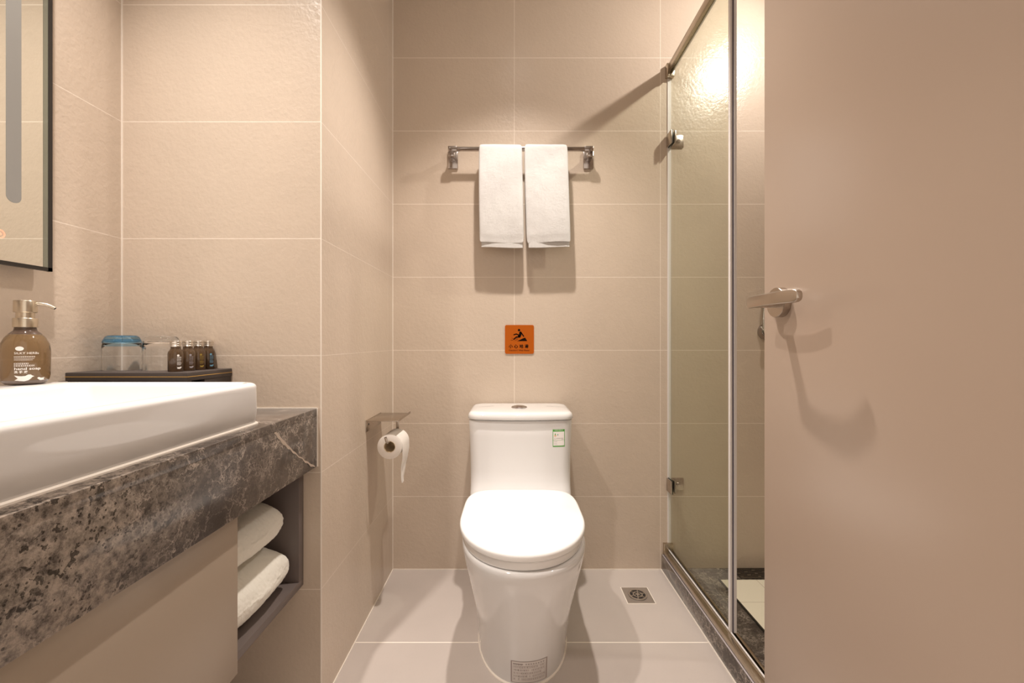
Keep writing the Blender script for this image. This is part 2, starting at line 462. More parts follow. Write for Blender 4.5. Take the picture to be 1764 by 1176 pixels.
finish('strainer', bm, 'alu', s)
bm = bmesh.new(); lathe(bm, [(.0335, .0001), (.0335, .0004)], (cx, cy, 0), 32); finish('drain_hole', bm, 'hole', s)

s = thing('linear_shower_drain', 'long slotted steel drain grate along the back wall of the shower', 'drain', (1.2, 1.72, .006))
finish('channel', B(.897, 1.497, 1.684, 1.757, .006, .0075), 'hole', s)
bm = B(.897, 1.497, 1.684, 1.689, .0075, .0105); box(bm, .897, 1.497, 1.752, 1.757, .0075, .0105)
for r in range(5):
    y = 1.6985+r*.0115
    box(bm, .897, 1.497, y-.002, y+.002, .0075, .0105)
    for i in range(9):
        x = .90+.07*i+(.035 if r % 2 else 0)
        if x < 1.47: box(bm, x, x+.012, y-.0115, y, .0075, .0105)
finish('grate', bm, 'grate', s)

# ------------------------------------------------------------------ door leaf with lever
XD = .478; YD = .814
d = struct('door_1', B(XD, XD+.04, .05, YD, .008, 2.08, .0012), 'door', (XD+.02, .05, .008))
WLOC[d.name] = Vector((XD+.02, .05, .008))
HY = .760; HZ = 1.005
bm = bmesh.new(); lathe(bm, [(.0262, XD-.0001), (.0262, XD-.0005), (.0262, XD-.0118), (.0255, XD-.0125), (.0005, XD-.0125)], (0, HY, HZ), 56, axis='X')
h = finish('door_handle', bm, 'steel', d)
bm = bmesh.new(); lathe(bm, [(.0095, XD-.012), (.0095, XD-.048)], (0, HY, HZ), 28, axis='X')
finish('neck', bm, 'steel', h)
# lever: curved flat bar bowed outward, running back toward the hinge side
path = [(.000, 0), (.006, -.0005), (.03, -.004), (.06, -.006), (.09, -.004), (.112, .001), (.118, .0025)]
rings = []
L = 26
def lev(t):  # t: 0..1 -> offset along y, x bow, half height, half thickness
    y = HY+.012-t*.132
    x = XD-.053-.0060*math.sin(PI*min(1, t*1.02))+.012*max(0, t-.72)
    hh = .0102; th = .0035+.001*t
    e = min(t, 1-t)*.132
    rr_ = .009
    if e < rr_: hh *= .45+.55*math.sqrt(max(0, 1-(1-e/rr_)**2))
    return x, y, hh, th
bm = bmesh.new()
ts = [0, .008, .02, .04, .07]+[.1+.8*i/14 for i in range(15)]+[.93, .96, .98, .992, 1]
for t_ in ts:
    x, y, hh, th = lev(t_)
    ring = []
    for px, pz in rrect(-th, th, -hh, hh, min(th, hh)*.55, 4): ring.append((x+px, y, HZ+pz))
    rings.append(ring)
loft(bm, rings)
finish('lever', bm, 'steel', h)

# ------------------------------------------------------------------ shower mixer
s = thing('shower_valve', 'round chrome shower valve on the back wall half hidden behind the door edge', 'shower valve', (1.040, YB, .976))
bm = bmesh.new(); lathe(bm, [(.033, YB), (.033, YB-.004), (.031, YB-.009), (.022, YB-.012), (.0205, YB-.010), (.0185, YB-.012)], (1.040, 0, .976), 48, axis='Y')
finish('rosette', bm, 'chrome', s)
bm = bmesh.new(); lathe(bm, [(.015, YB-.010), (.0145, YB-.045), (.012, YB-.050), (.004, YB-.051)], (1.040, 0, .976), 32, axis='Y')
finish('outlet', bm, 'chrome', s)
pts = [(1.032, YB-.022, .968)]+arc((1.027, YB-.022, .972), (1.0225, YB-.020, .985), (1.0225, YB-.018, 1.01), 6)+arc((1.0225, YB-.018, 1.03), (1.026, YB-.018, 1.12), (1.05, YB-.02, 1.20), 8)+[(1.06, YB-.02, 1.3), (1.065, YB-.02, 1.5), (1.07, YB-.02, 1.75)]
bm = tube(bmesh.new(), pts, .0048, 12)
m = mat('ribbed_metal_hose', (.62, .58, .52), .22, 1); M['hose'] = m; t = NT(m)
wv = t.n('ShaderNodeTexWave', bands_direction='Z'); wv.inputs['Scale'].default_value = 110; t.l(t.coord(), wv.inputs['Vector']); t.bump(wv.outputs['Fac'], .8, .002)
finish('hose', bm, 'hose', s)

# ------------------------------------------------------------------ towel rail
RY = YB-.065; RZ = 1.697
s = thing('towel_rail', 'square chrome towel rail on the tiled back wall above the toilet', 'towel rail', (.035, YB, 1.68))
bm = B(-.2525, .3210, RY-.004, RY+.007, RZ-.0075, RZ+.0075, .001)
finish('bar', bm, 'chrome', s)
for px in (-.242, .3125):
    pl = finish('wall_plate', B(px-.0205, px+.0205, YB-.010, YB, 1.6425, 1.712, .002), 'chrome', s)
    sg = -1 if px < 0 else 1
    ax = px-.0005*sg
    bm = B(ax-.0105, ax+.0105, RY+.006, YB-.009, 1.672, 1.692, .0012)
    finish('arm', bm, 'chrome', pl)
    ex = -.2525 if px < 0 else .3210
    a0, a1 = (ex, ex+.034) if px < 0 else (ex-.034, ex)
    finish('end_block', B(a0, a1, RY-.007, RY+.009, RZ-.0095, RZ+.0095, .0012), 'chrome', pl)

def towel(name, label, xt0, xt1, xb0, xb1, seed, zf, zb):
    yF = RY-.015; yB = RY+.018; zt = RZ+.0125; th = .0085
    prof = []   # centre path: front bottom -> over the bar -> back bottom
    nz = 26
    for i in range(nz): prof.append((yF-.004*math.sin(PI*i/nz), zf+(zt-.012-zf)*i/nz, 1-i/nz))
    for i in range(9):
        a = PI*i/8; prof.append(((yF+yB)/2-(yB-yF)/2*math.cos(a), zt-.012+.0115*math.sin(a), 0))
    for i in range(1, nz+1): prof.append((yB, zt-.012-(zt-.012-zb)*i/nz, i/nz))
    NX = 22; rings = []
    for ix in range(NX+1):
        u = ix/NX
        loop_o, loop_i = [], []
        edge = min(u, 1-u)*NX
        kk = 1 if edge >= 2 else (.80 if edge >= 1 else .45)
        for j, (y, z, dn) in enumerate(prof):
            a = prof[max(0, j-1)]; b = prof[min(len(prof)-1, j+1)]
            ty, tz = b[0]-a[0], b[1]-a[1]; l = math.hypot(ty, tz) or 1; ny, nzv = -tz/l, ty/l
            xa, xb = xt0+(xb0-xt0)*dn**1.3, xt1+(xb1-xt1)*dn**1.3
            front = j < nz+4
            if not front: xa += .010*dn; xb -= .008*dn
            x = xa+(xb-xa)*u
            w = .0035*noise.noise(Vector((x*9+seed, z*5, seed)))+.0012*noise.noise(Vector((x*40, z*30, seed+3)))
            if front: w += -.003*dn*math.sin(u*PI*1.5+seed)
            dz = .0025*math.sin(u*5+seed)*(dn if dn > .9 else 0)
            hem = 0
            if front and j == 1: hem = -.0026
            tt = (th/2+hem)*kk if True else 0
            if j in (0, len(prof)-1): tt *= .7
            loop_o.append((x, y+ny*tt+w*(1 if front else .4), z+nzv*tt+dz))
            loop_i.append((x, y-ny*tt+w*(1 if front else .4), z-nzv*tt+dz))
        rings.append(loop_o+loop_i[::-1])
    bm = loft(bmesh.new(), rings)
    o = finish(name, bm, 'terry', smooth=60)
    sd = o.modifiers.new('sub', 'SUBSURF'); sd.levels = 1; sd.render_levels = 1
    ring2 = []
    for ix in range(13):
        u = ix/12; e = min(u, 1-u)*12; kk = .5 if e < .5 else 1; rr_ = []
        for j in range(15):
            v = j/14; zz = zf-.0165+(zt-.05-zf)*v+.0020*math.sin(u*4+seed)
            x = (xb0+.010)+(xb1-.007-xb0-.010)*u+(xt0-xb0)*v*.9*(1-u)+(xt1-xb1)*v*.9*u
            rr_.append((x, yF+.0052+.0010*noise.noise(Vector((x*20, zz*9, seed))), zz, kk*(.0045 if j else .003)))
        ring2.append([(x, y-t_, z) for x, y, z, t_ in rr_]+[(x, y+t_, z) for x, y, z, t_ in rr_[::-1]])
    f = finish('inner_fold', loft(bmesh.new(), ring2), 'terry', o, smooth=60)
    return tag(o, label, 'towel', 'white towels over the chrome rail')
towel('hanging_towel', 'white folded towel hanging on the chrome rail, beside the paper holder corner', -.1325, .0420, -.1300, .0490, 1.3, 1.322, 1.330)
towel('hanging_towel', 'white folded towel hanging on the chrome rail, on the shower glass side', .0465, .2205, .0555, .2330, 4.1, 1.323, 1.332)

# ------------------------------------------------------------------ wet floor sign
s = thing('wet_floor_sign', 'square orange caution wet floor sign with black slipping figure above the toilet', 'sign', (.0305, YB, .884))
SX, SZ = .0305, .9445
def signmap(off): return lambda x, y, z: (SX+x, YB-.0035-off-z, SZ+y)
bm = bmesh.new(); pts = rrect(-.0595, .0595, -.0590, .0590, .007, 6)
loft(bm, [[(SX+x, YB, SZ+y) for x, y in pts], [(SX+x, YB-.0035, SZ+y) for x, y in pts]])
finish('plate', bm, 'orange', s, smooth=20)
q = .119/840   # px in crop -> metres
def sp(x, y): return ((x-600)*q, (588-y)*q)
bm = bmesh.new()
disc2(bm, *sp(588, 318), 34*q, 28)
poly2(bm, [sp(*p) for p in [(598, 372), (640, 355), (668, 385), (655, 470), (620, 535), (575, 535), (552, 490), (585, 455)]])
stroke2(bm, [sp(640, 378), sp(722, 496)], 32*q)
stroke2(bm, [sp(600, 470), sp(560, 455), sp(512, 430), sp(440, 452)], 32*q)
stroke2(bm, [sp(605, 515), sp(512, 518), sp(440, 582)], 34*q)
poly2(bm, [sp(530, 636), sp(745, 540), sp(768, 540), sp(826, 634)])
for a in ([(370, 545), (420, 566)], [(345, 606), (415, 612)], [(470, 608), (520, 600), (555, 580)], [(500, 565), (545, 548)]):
    stroke2(bm, [sp(*p) for p in a], 7*q)
finish('pictogram', remap(thicken(bm, .0004), signmap(0)), 'ink', s, smooth=0)
bm = bmesh.new()
for ch, cx_ in zip('小心地滑', (348, 500, 656, 806)):
    text_bm(bm, ch, .0165, *sp(cx_, 830), bold=.0004)
finish('chinese_lettering', remap(thicken(bm, .0003), signmap(0)), 'ink', s, smooth=0)
bm = text_bm(bmesh.new(), 'Caution! Wet Floor', .0085, *sp(590, 922), bold=.0001, width=600*q)
finish('english_lettering', remap(thicken(bm, .0003), signmap(0)), 'ink_brown', s, smooth=0)

# ------------------------------------------------------------------ toilet
TX = .030
def outl(cx, yc, hw, bf, br, nf, nr, z, n=72):
    pts = []
    for i in range(n):
        a = 2*PI*i/n; c, s_ = math.cos(a), math.sin(a)
        e = nf if s_ < 0 else nr; bb = bf if s_ < 0 else br
        r = (abs(c)**e+abs(s_)**e)**(-1/e)
        pts.append((cx+hw*r*c, yc+bb*r*s_, z))
    return pts
s = thing('toilet', 'white one-piece toilet with closed lid standing against the back wall', 'toilet', (TX, 1.45, 0))
BODY = [  # z, half width, front y, arc centre, rear y
    (.000, .138, 1.165, 1.400), (.010, .139, 1.163, 1.400), (.06, .141, 1.148, 1.385), (.12, .145, 1.127, 1.365), (.19, .152, 1.098, 1.340),
    (.26, .160, 1.064, 1.300), (.32, .168, 1.034, 1.270), (.355, .1725, 1.018, 1.255), (.375, .1745, 1.011, 1.250), (.383, .1740, 1.011, 1.250),
    (.3875, .1715, 1.014, 1.250), (.3885, .166, 1.020, 1.250)]
def body_at(z):
    for a, b in zip(BODY, BODY[1:]):
        if a[0] <= z <= b[0]:
            t_ = (z-a[0])/(b[0]-a[0]); return tuple(p+(q_-p)*t_ for p, q_ in zip(a, b))
BX = TX+.003
bm = bmesh.new(); rings = []
for z, hw, yf, yc in BODY:
    rings.append(outl(BX, yc, hw, yc-yf, 1.735-yc, 2.15, 7, z, 96))
loft(bm, rings)
TK = [(.30, .176, 1.45, 1.735), (.388, .177, 1.452, 1.735), (.405, .1775, 1.466, 1.737), (.425, .178, 1.484, 1.74), (.45, .1792, 1.496, 1.742), (.48, .180, 1.502, 1.745),
      (.53, .1815, 1.505, 1.748), (.60, .1845, 1.508, 1.75), (.6540, .187, 1.510, 1.752), (.6555, .186, 1.511, 1.752), (.6560, .178, 1.520, 1.745), (.6592, .177, 1.522, 1.744)]
rings = []
def tankring(cx, hw, yf, yb, z, bow=.016, r=.038):
    return [(x, y-bow*(1-((x-cx)/hw)**2)*(1 if y < (yf+yb)/2 else 0)+(bow if y < (yf+yb)/2 else 0)*1.0, z) for x, y in rrect_dense(cx-hw, cx+hw, yf, yb, r)]
def rrect_dense(x0, x1, y0, y1, r, n=10, m=14):
    c = rrect(x0, x1, y0, y1, r, n); out = []
    for i, p in enumerate(c):
        out.append(p)
        if (i+1) % (n+1) == 0:
            q_ = c[(i+1) % len(c)]
            for k_ in range(1, m): out.append((p[0]+(q_[0]-p[0])*k_/m, p[1]+(q_[1]-p[1])*k_/m))
    return out
for z, hw, yf, yb in TK: rings.append(tankring(TX+.0005, hw, yf, yb, z))
loft(bm, rings)
body = finish('body', bm, 'porcelain', s, smooth=50)
finish('base_caulk', loft(bmesh.new(), [outl(BX, 1.40, .1415, .2395, .345, 2.15, 7, 0, 96), outl(BX, 1.40, .1415, .2395, .345, 2.15, 7, .003, 96), outl(BX, 1.40, .1385, .2365, .343, 2.15, 7, .0065, 96)]), 'grout', s)
# seat ring, lid
def slab(z0, z1, hw, yf, yb, r, nr=5.2, crown=0):
    yc = 1.245; R_ = []
    steps = [(0, r*.6), (r*.25, r*.15), (r*.6, 0)]
    H_ = z1-z0
    prof = [(z0, .004), (z0+.0018, .0012), (z0+.004, 0), (z1-r, 0)]+[(z1-r+r*math.sin(a), r*(1-math.cos(a))) for a in [PI/2*i/6 for i in range(1, 7)]]
    for z, ins in prof: R_.append(outl(TX-.001, yc, hw-ins, yc-yf-ins, yb-yc-ins, 2.08, nr, z, 96))
    if crown:
        for f in (.9, .75, .5, .25, .05):
            R_.append(outl(TX-.001, yc, (hw-r)*f, (yc-yf-r)*f, (yb-yc-r)*f, 2.08, nr, z1+crown*(1-f*f), 96))
    return loft(bmesh.new(), R_)
finish('seat', slab(.3895, .4105, .170, 1.020, 1.455, .005), 'plastic_seat', s, smooth=50)
finish('lid', slab(.4135, .4335, .1775, 1.012, 1.462, .008, crown=.003), 'plastic_seat', s, smooth=50)
# tank lid
rings = []
for z, ins in [(.6590, .003), (.6600, .0008), (.6615, 0), (.672, .0012), (.6780, .0038), (.6822, .0085), (.6846, .016), (.6856, .03), (.6864, .06), (.6868, .09)]:
    rings.append(tankring(TX+.0005, .190-ins, 1.502+ins, 1.757-ins*.4, z, .018, max(.01, .040-ins*.3)))
tl = finish('tank_lid', loft(bmesh.new(), rings), 'porcelain', s, smooth=50)
bm = bmesh.new(); lathe(bm, [(.030, .6845), (.030, .6885), (.027, .6912), (.018, .6935), (.0178, .6930), (.0165, .6930), (.016, .6942), (.006, .6955)], (TX-.003, 1.625, 0), 40)
finish('flush_button', bm, 'chrome', s)
# water label on tank
LX, LZ = .1650, .5955; LW, LH = .0215, .0305
def tank_front(x, z):
    for a, b in zip(TK, TK[1:]):
        if a[0] <= z <= b[0]:
            t_ = (z-a[0])/(b[0]-a[0]); hw = a[1]+(b[1]-a[1])*t_; yf = a[2]+(b[2]-a[2])*t_; break
    u = x-(TX+.0005); y = yf+.016-.016*(1-(u/hw)**2)
    r = .038; e = abs(u)-(hw-r)
    if e > 0: y += r-math.sqrt(max(1e-9, r*r-e*e))
    return y
def tmap(off): return lambda x, y, z: (LX+x, tank_front(LX+x, LZ+y)-.0004-off-z, LZ+y)
def tl_(u, v): return (-LW+u*2*LW, LH-v*2*LH)   # u,v 0..1 from top left
def tr(bm, u0, u1, v0, v1):
    a = tl_(u0, v0); b = tl_(u1, v1); return rect2(bm, a[0], b[0], b[1], a[1], 6, 1)
lab = finish('water_label', remap(tr(bmesh.new(), 0, 1, 0, 1), tmap(0)), 'label_green', s)
finish('label_panel', remap(tr(bmesh.new(), .045, .955, .13, .935), tmap(.0002)), 'label_white', lab)
bm = bmesh.new(); tr(bm, .05, .95, .618, .632)
for v, u1 in ((.70, .34), (.79, .32), (.87, .36)): pass
finish('divider', remap(bm, tmap(.0003)), 'label_green', lab)
bm = text_bm(bmesh.new(), '中国水效标识', .0042, *tl_(.5, .075), width=.030)
finish('header_lettering', remap(bm, tmap(.0004)), 'label_white', lab)
bm = bmesh.new(); tr(bm, .12, .30, .34, .395)
finish('grade_bar', remap(bm, tmap(.0004)), 'label_orange', lab)
bm = bmesh.new(); poly2(bm, [tl_(.15, .33), tl_(.27, .33), tl_(.225, .22), tl_(.195, .22)])
finish('grade_triangle', remap(bm, tmap(.0004)), 'label_green', lab)
bm = bmesh.new(); poly2(bm, [tl_(.42, .25), tl_(.38, .31), tl_(.39, .345), tl_(.42, .36), tl_(.45, .345), tl_(.46, .31)])
finish('water_drop', remap(bm, tmap(.0004)), 'label_teal', lab)
bm = bmesh.new()
for v, u0, u1, hgt in ((.505, .10, .26, .018), (.500, .30, .90, .030), (.575, .09, .28, .014), (.575, .72, .9, .02), (.70, .09, .38, .018), (.70, .86, .89, .02),
                       (.79, .09, .36, .012), (.79, .86, .885, .02), (.87, .09, .38, .012), (.87, .86, .89, .02), (.42, .15, .27, .012)):
    u = u0
    while u < u1-.005:
        e = min(u1, u+.035); tr(bm, u, e-.008, v, v+hgt); u = e
finish('small_print', remap(bm, tmap(.0004)), 'label_text', lab)
# notice on the foot of the bowl
NXc = .046; NH = .0495; NZ1 = .088; NZ0 = .012
def nmap(off):
    def f(x, y, z):
        zz = max(.001, y); zb, hw, yf, yc = body_at(zz); u = (NXc+x-BX)/hw
        return (NXc+x, yc-(yc-yf)*(1-abs(u)**2.15)**(1/2.15)-.0004-off-z, zz)
    return f
nt = finish('notice_label', remap(rect2(bmesh.new(), -NH, NH, NZ0, NZ1, 16, 8), nmap(0)), 'notice', s)
bm = bmesh.new()
for a in ((-NH, NH, NZ1-.0022, NZ1), (-NH, NH, NZ0, NZ0+.0022)): rect2(bm, *a, 16, 1)
for a in ((-NH, -NH+.0035), (NH-.0035, NH)): rect2(bm, *a, NZ0, NZ1, 1, 6)
rect2(bm, -NH+.006, NH-.007, NZ1-.0170, NZ1-.0164, 16, 1)
for a in ((-NH+.006, -NH+.0066), (NH-.0075, NH-.007)): rect2(bm, *a, NZ0+.008, NZ1-.0165, 1, 4)
finish('notice_border', remap(bm, nmap(.0002)), 'notice_pale', nt)
bm = bmesh.new(); random.seed(9)
x = -.043
while x < -.019: rect2(bm, x, x+.0016, NZ1-.0120-.0015*random.random(), NZ1-.0072, 1, 1); x += .0024
for i in range(8): 
    x = -.0105+i*.0067
    rect2(bm, x, x+.0045, NZ1-.0118, NZ1-.0110); rect2(bm, x+.0006, x+.0040, NZ1-.0098, NZ1-.0090); rect2(bm, x, x+.0045, NZ1-.0079, NZ1-.0071); rect2(bm, x+.0018, x+.0026, NZ1-.0118, NZ1-.0071)
finish('notice_heading', remap(bm, nmap(.0003)), 'notice_ink', nt)
bm = bmesh.new()
for row in range(5):
    z = NZ1-.0235-row*.0105
    x = -.041
    while x < .040:
        w_ = .0018+.003*random.random()
        if random.random() < .88:
            rect2(bm, x, x+w_, z, z+.0012); rect2(bm, x, x+w_*.4, z, z+.0062); rect2(bm, x, x+w_, z+.005, z+.0062)
        x += w_+.0012
finish('notice_print', remap(bm, nmap(.0003)), 'notice_pale', nt)

# ------------------------------------------------------------------ paper holder and roll
s = thing('toilet_paper_holder', 'brushed steel paper holder with phone shelf fixed to the tiled side wall', 'toilet paper holder', (XC, 1.52, .63))
finish('wall_plate', B(XC, XC+.0025, 1.436, 1.600, .632, .672, .0008), 'steel', s)
bm = B(XC+.001, XC+.112, 1.436, 1.600, .6685, .6710, .0008)
sh = finish('shelf', bm, 'steel', s)
bm = bmesh.new(); lathe(bm, [(.0035, .0), (.0035, .0008), (.0005, .0009)], (0, 0, 0), 16)
remap(bm, lambda x, y, z: (XC+.0025+z, 1.462+x, .655+y)); finish('screw_hole', bm, 'hole', s)
finish('shelf_lip', B(XC+.110, XC+.1125, 1.436, 1.600, .6685, .6765, .0008), 'steel', sh)
finish('strap', B(-.4185, -.4075, 1.5490, 1.5515, .597, .669, .0006), 'steel', s)
pts = [(-.4130, 1.550, .5975)]+[(-.4130, 1.55-.02*i, .5975) for i in range(1, 6)]+arc((-.4130, 1.436, .5975), (-.4130, 1.418, .5975), (-.4170, 1.416, .620), 6)
finish('rod', tube(bmesh.new(), pts, .0042, 12), 'steel', s)
RXc, RZc, RR = -.4110, .5825, .0415
s = thing('toilet_roll', 'toilet paper roll on the steel holder with a loose sheet hanging down', 'toilet paper', (RXc, 1.49, RZc-RR))
bm = bmesh.new(); sg = 56
def rg2(r, y): return [(RXc+r*math.cos(2*PI*i/sg), y, RZc+r*math.sin(2*PI*i/sg)) for i in range(sg)]
loft(bm, [rg2(.0195, 1.442), rg2(RR-.001, 1.442), rg2(RR, 1.443), rg2(RR, 1.541), rg2(RR-.001, 1.542), rg2(.0195, 1.542)], loop=True)
finish('roll', bm, 'sheet', s, smooth=50)
bm = bmesh.new(); loft(bm, [rg2(.0193, 1.4415), rg2(.0180, 1.4415), rg2(.0180, 1.5425), rg2(.0193, 1.5425)], loop=True)
finish('core', bm, 'core', s, smooth=50)
bm = bmesh.new(); nx, nz = 16, 34; g = []
for j in range(nz+1):
    v = j/nz
    row = []
    for i in range(nx+1):
        u = i/nx
        if v < .2:
            a = PI*.35*(1-v/.2); x = RXc+(RR+.0008)*math.cos(a); z = RZc+(RR+.0008)*math.sin(a)
        else:
            q_ = (v-.2)/.8; x = RXc+RR+.0008-.008*q_+.002*math.sin(q_*7)
            z = RZc-.128*q_-.006*q_*u*math.sin(3*u)
            x += .003*noise.noise(Vector((u*3, q_*5, 2)))*q_
        q_ = max(0, (v-.2)/.8)
        y0_, y1_ = 1.444+.018*q_**1.5, 1.540-.065*max(0, q_-.15)**1.5
        row.append(bm.verts.new((x, y0_+(y1_-y0_)*u, z)))
    g.append(row)
for j in range(nz):
    for i in range(nx): bm.faces.new((g[j][i], g[j][i+1], g[j+1][i+1], g[j+1][i]))
thick = bmesh.ops.solidify(bm, geom=list(bm.faces), thickness=.0005)
finish('loose_sheet', bm, 'sheet', s, smooth=60)

# ------------------------------------------------------------------ vanity: cabinet, worktop, basin
s = thing('vanity_cabinet', 'wall-hung taupe vanity cabinet with drawer front and open towel niche under the marble worktop', 'cabinet', (-.75, .6, .30))
XF = -.535
bm = B(-.998, XF, .08, YC-.001, .313, .331, .0006)
finish('bottom_board', bm, 'carcass', s)
finish('side_panel', B(-.998, XF, YC-.025, YC-.001, .331, .616, .0006), 'carcass', s)
finish('side_panel', B(-.998, XF-.001, .08, .100, .331, .616), 'carcass', s)
finish('divider', B(-.998, XF-.001, .790, .808, .331, .616), 'carcass', s)
finish('back_board', B(-.998, -.985, .100, YC-.025, .331, .616), 'carcass', s)
finish('drawer_front', B(XF+.0005, -.519, .08, .813, .308, .612, .0008), 'drawer', s)

bm = B(-1.0, -.500, .06, YC-.0005, .744, .764, .0012)
box(bm, -.518, -.500, .06, YC-.0005, .616, .745, .001)
box(bm, -.9999, -.5181, .0605, YC-.0010, .6165, .6265)
o = finish('marble_worktop', bm, 'marble_top', None, (-.75, .6, .616))
tag(o, 'dark brown marble worktop with pale veins and deep front apron under the basin', 'worktop')
# pale diagonal vein on the apron near the wall
M['vein'] = mat('pale_marble_vein', (.44, .355, .285), .2)
bm = bmesh.new()
vp = [(.903, .7435, .002), (.910, .741, .006), (.918, .733, .009), (.926, .7275, .007), (.936, .717, .010), (.948, .710, .007), (.957, .701, .008), (.968, .6955, .005), (.980, .684, .006), (.992, .678, .004), (1.006, .666, .0035), (1.022, .659, .003), (1.037, .646, .005), (1.052, .640, .004), (1.066, .629, .006), (1.080, .624, .004), (1.090, .619, .002)]
L_, R_ = [], []
for (y, z, w_) in vp:
    w_ *= .8; L_.append((y, z+w_*.7)); R_.append((y, z-w_*.7))
for i in range(len(vp)-1):
    poly2(bm, [L_[i], L_[i+1], R_[i+1], R_[i]])
remap(bm, lambda x, y, z: (-.4997, x, y))
finish('pale_vein', bm, 'vein', o, smooth=0)
finish('caulk_line', B(-1.0, -.500, YC-.0030, YC-.0004, .7640, .7668), 'grout', o)
finish('edge_caulk', B(-.5000, -.4975, YC-.0035, YC, .616, .7655), 'grout', o)

# basin
def bring(x0, x1, y0, y1, r, z): return [(x, y, z) for x, y in rrect(x0, x1, y0, y1, r, 10)]
Y0 = .335
rings = [bring(-.975, -.534, Y0+.02, .908, .026, .7652), bring(-.982, -.531, Y0+.014, .910, .028, .769), bring(-.988, -.522, Y0+.006, .902, .031, .800),
         bring(-.991, -.5125, Y0, .888, .036, .842), bring(-.991, -.5125, Y0, .888, .036, .846), bring(-.990, -.5145, Y0+.002, .886, .035, .8500), bring(-.987, -.5185, Y0+.005, .882, .032, .8525),
         bring(-.984, -.523, Y0+.009, .877, .030, .8535), bring(-.878, -.530, Y0+.016, .870, .028, .8530), bring(-.872, -.5345, Y0+.021, .866, .028, .8500), bring(-.870, -.5370, Y0+.023, .863, .028, .844),
         bring(-.862, -.545, Y0+.035, .850, .040, .800), bring(-.845, -.565, Y0+.06, .825, .050, .781), bring(-.78, -.63, Y0+.15, .73, .050, .776)]
bs = finish('basin', loft(bmesh.new(), rings), 'porcelain', None, (-.75, .6, .764), smooth=50)
tag(bs, 'white rectangular ceramic countertop basin sitting on the dark marble worktop', 'basin')
bm = loft(bmesh.new(), [bring(-.978, -.5285, Y0+.015, .914, .026, .7640), bring(-.978, -.5285, Y0+.015, .914, .026, .7665), bring(-.974, -.5325, Y0+.02, .910, .026, .7695)])
finish('sealant_bead', bm, 'grout', bs)

# ------------------------------------------------------------------ folded towels in niche
def folded(name, label, z0, z1, xf, y1, seed):
    rings = []; NY = 30; y0 = .80
    for i in range(NY+1):
        v = i/NY; y = y0+.006+(y1-y0)*v
        e = min(1, (1-v)*NY/5.5); k_ = math.sqrt(1-(1-e)**2) if e < 1 else 1
        k_ = .50+.50*k_
        if i == NY: k_ = .42
        hz = (z1-z0)/2*k_; hx = .12*(.90+.10*k_)
        cz = (z0+z1)/2-(.006*(1-k_)); cx_ = xf-.12
        ring = []
        for j in range(44):
            a = 2*PI*j/44; c, s_ = math.cos(a), math.sin(a); ex = 2.5
            r = (abs(c)**ex+abs(s_)**ex)**(-1/ex)
            w = 1+.05*noise.noise(Vector((c*2+seed, s_*2, y*9)))+.016*noise.noise(Vector((c*9, s_*9+seed, y*60)))
            zz = cz+hz*r*s_*w-(.010*c*(1 if s_ > 0 else .2))
            ring.append((cx_+hx*r*c*w, y, max(z0+.0002, zz)))
        rings.append(ring)
    o = finish(name, loft(bmesh.new(), rings), 'terry_cream', smooth=80)
    sd = o.modifiers.new('sub', 'SUBSURF'); sd.levels = 1; sd.render_levels = 2
    tx = bpy.data.textures.new('fluff', 'CLOUDS'); tx.noise_scale = .006; tx.noise_depth = 2
    dm = o.modifiers.new('disp', 'DISPLACE'); dm.texture = tx; dm.strength = .0035; dm.mid_level = .6
    return tag(o, label, 'towel', 'folded towels in the vanity niche')
folded('folded_towel', 'cream folded towel lying on the niche board at the bottom of the pair', .3318, .452, -.540, 1.058, 2.0)
folded('folded_towel', 'cream folded towel lying on top of the other towel in the niche', .4525, .568, -.548, 1.040, 7.0)

# ------------------------------------------------------------------ leather riser, tumblers, mini bottles
s = thing('amenity_tray', 'dark leather amenity tray box with gold piping behind the basin', 'tray', (-.85, 1.025, .764))
RX0, RX1, RY0, RY1 = -.990, -.718, .951, 1.1025
top = finish('tray_top', B(RX0, RX1, RY0, RY1, .848, .8670, .0015), 'leather', s)
bm = B(RX0-.0004, RX1+.0005, RY0-.0005, RY1-.0005, .8570, .8582)
finish('piping', bm, 'gold', top)
finish('side_panel', B(RX0+.002, RX0+.012, RY0+.004, RY1-.002, .764, .848), 'leather', s)
finish('side_panel', B(RX1-.012, RX1-.002, RY0+.055, RY1-.002, .764, .848), 'leather', s)
finish('front_panel', B(RX0+.012, RX1-.002, RY0+.004, RY0+.014, .764, .848), 'leather', s)
finish('back_panel', B(RX0+.012, RX1-.012, RY1-.012, RY1-.002, .764, .848), 'leather', s)

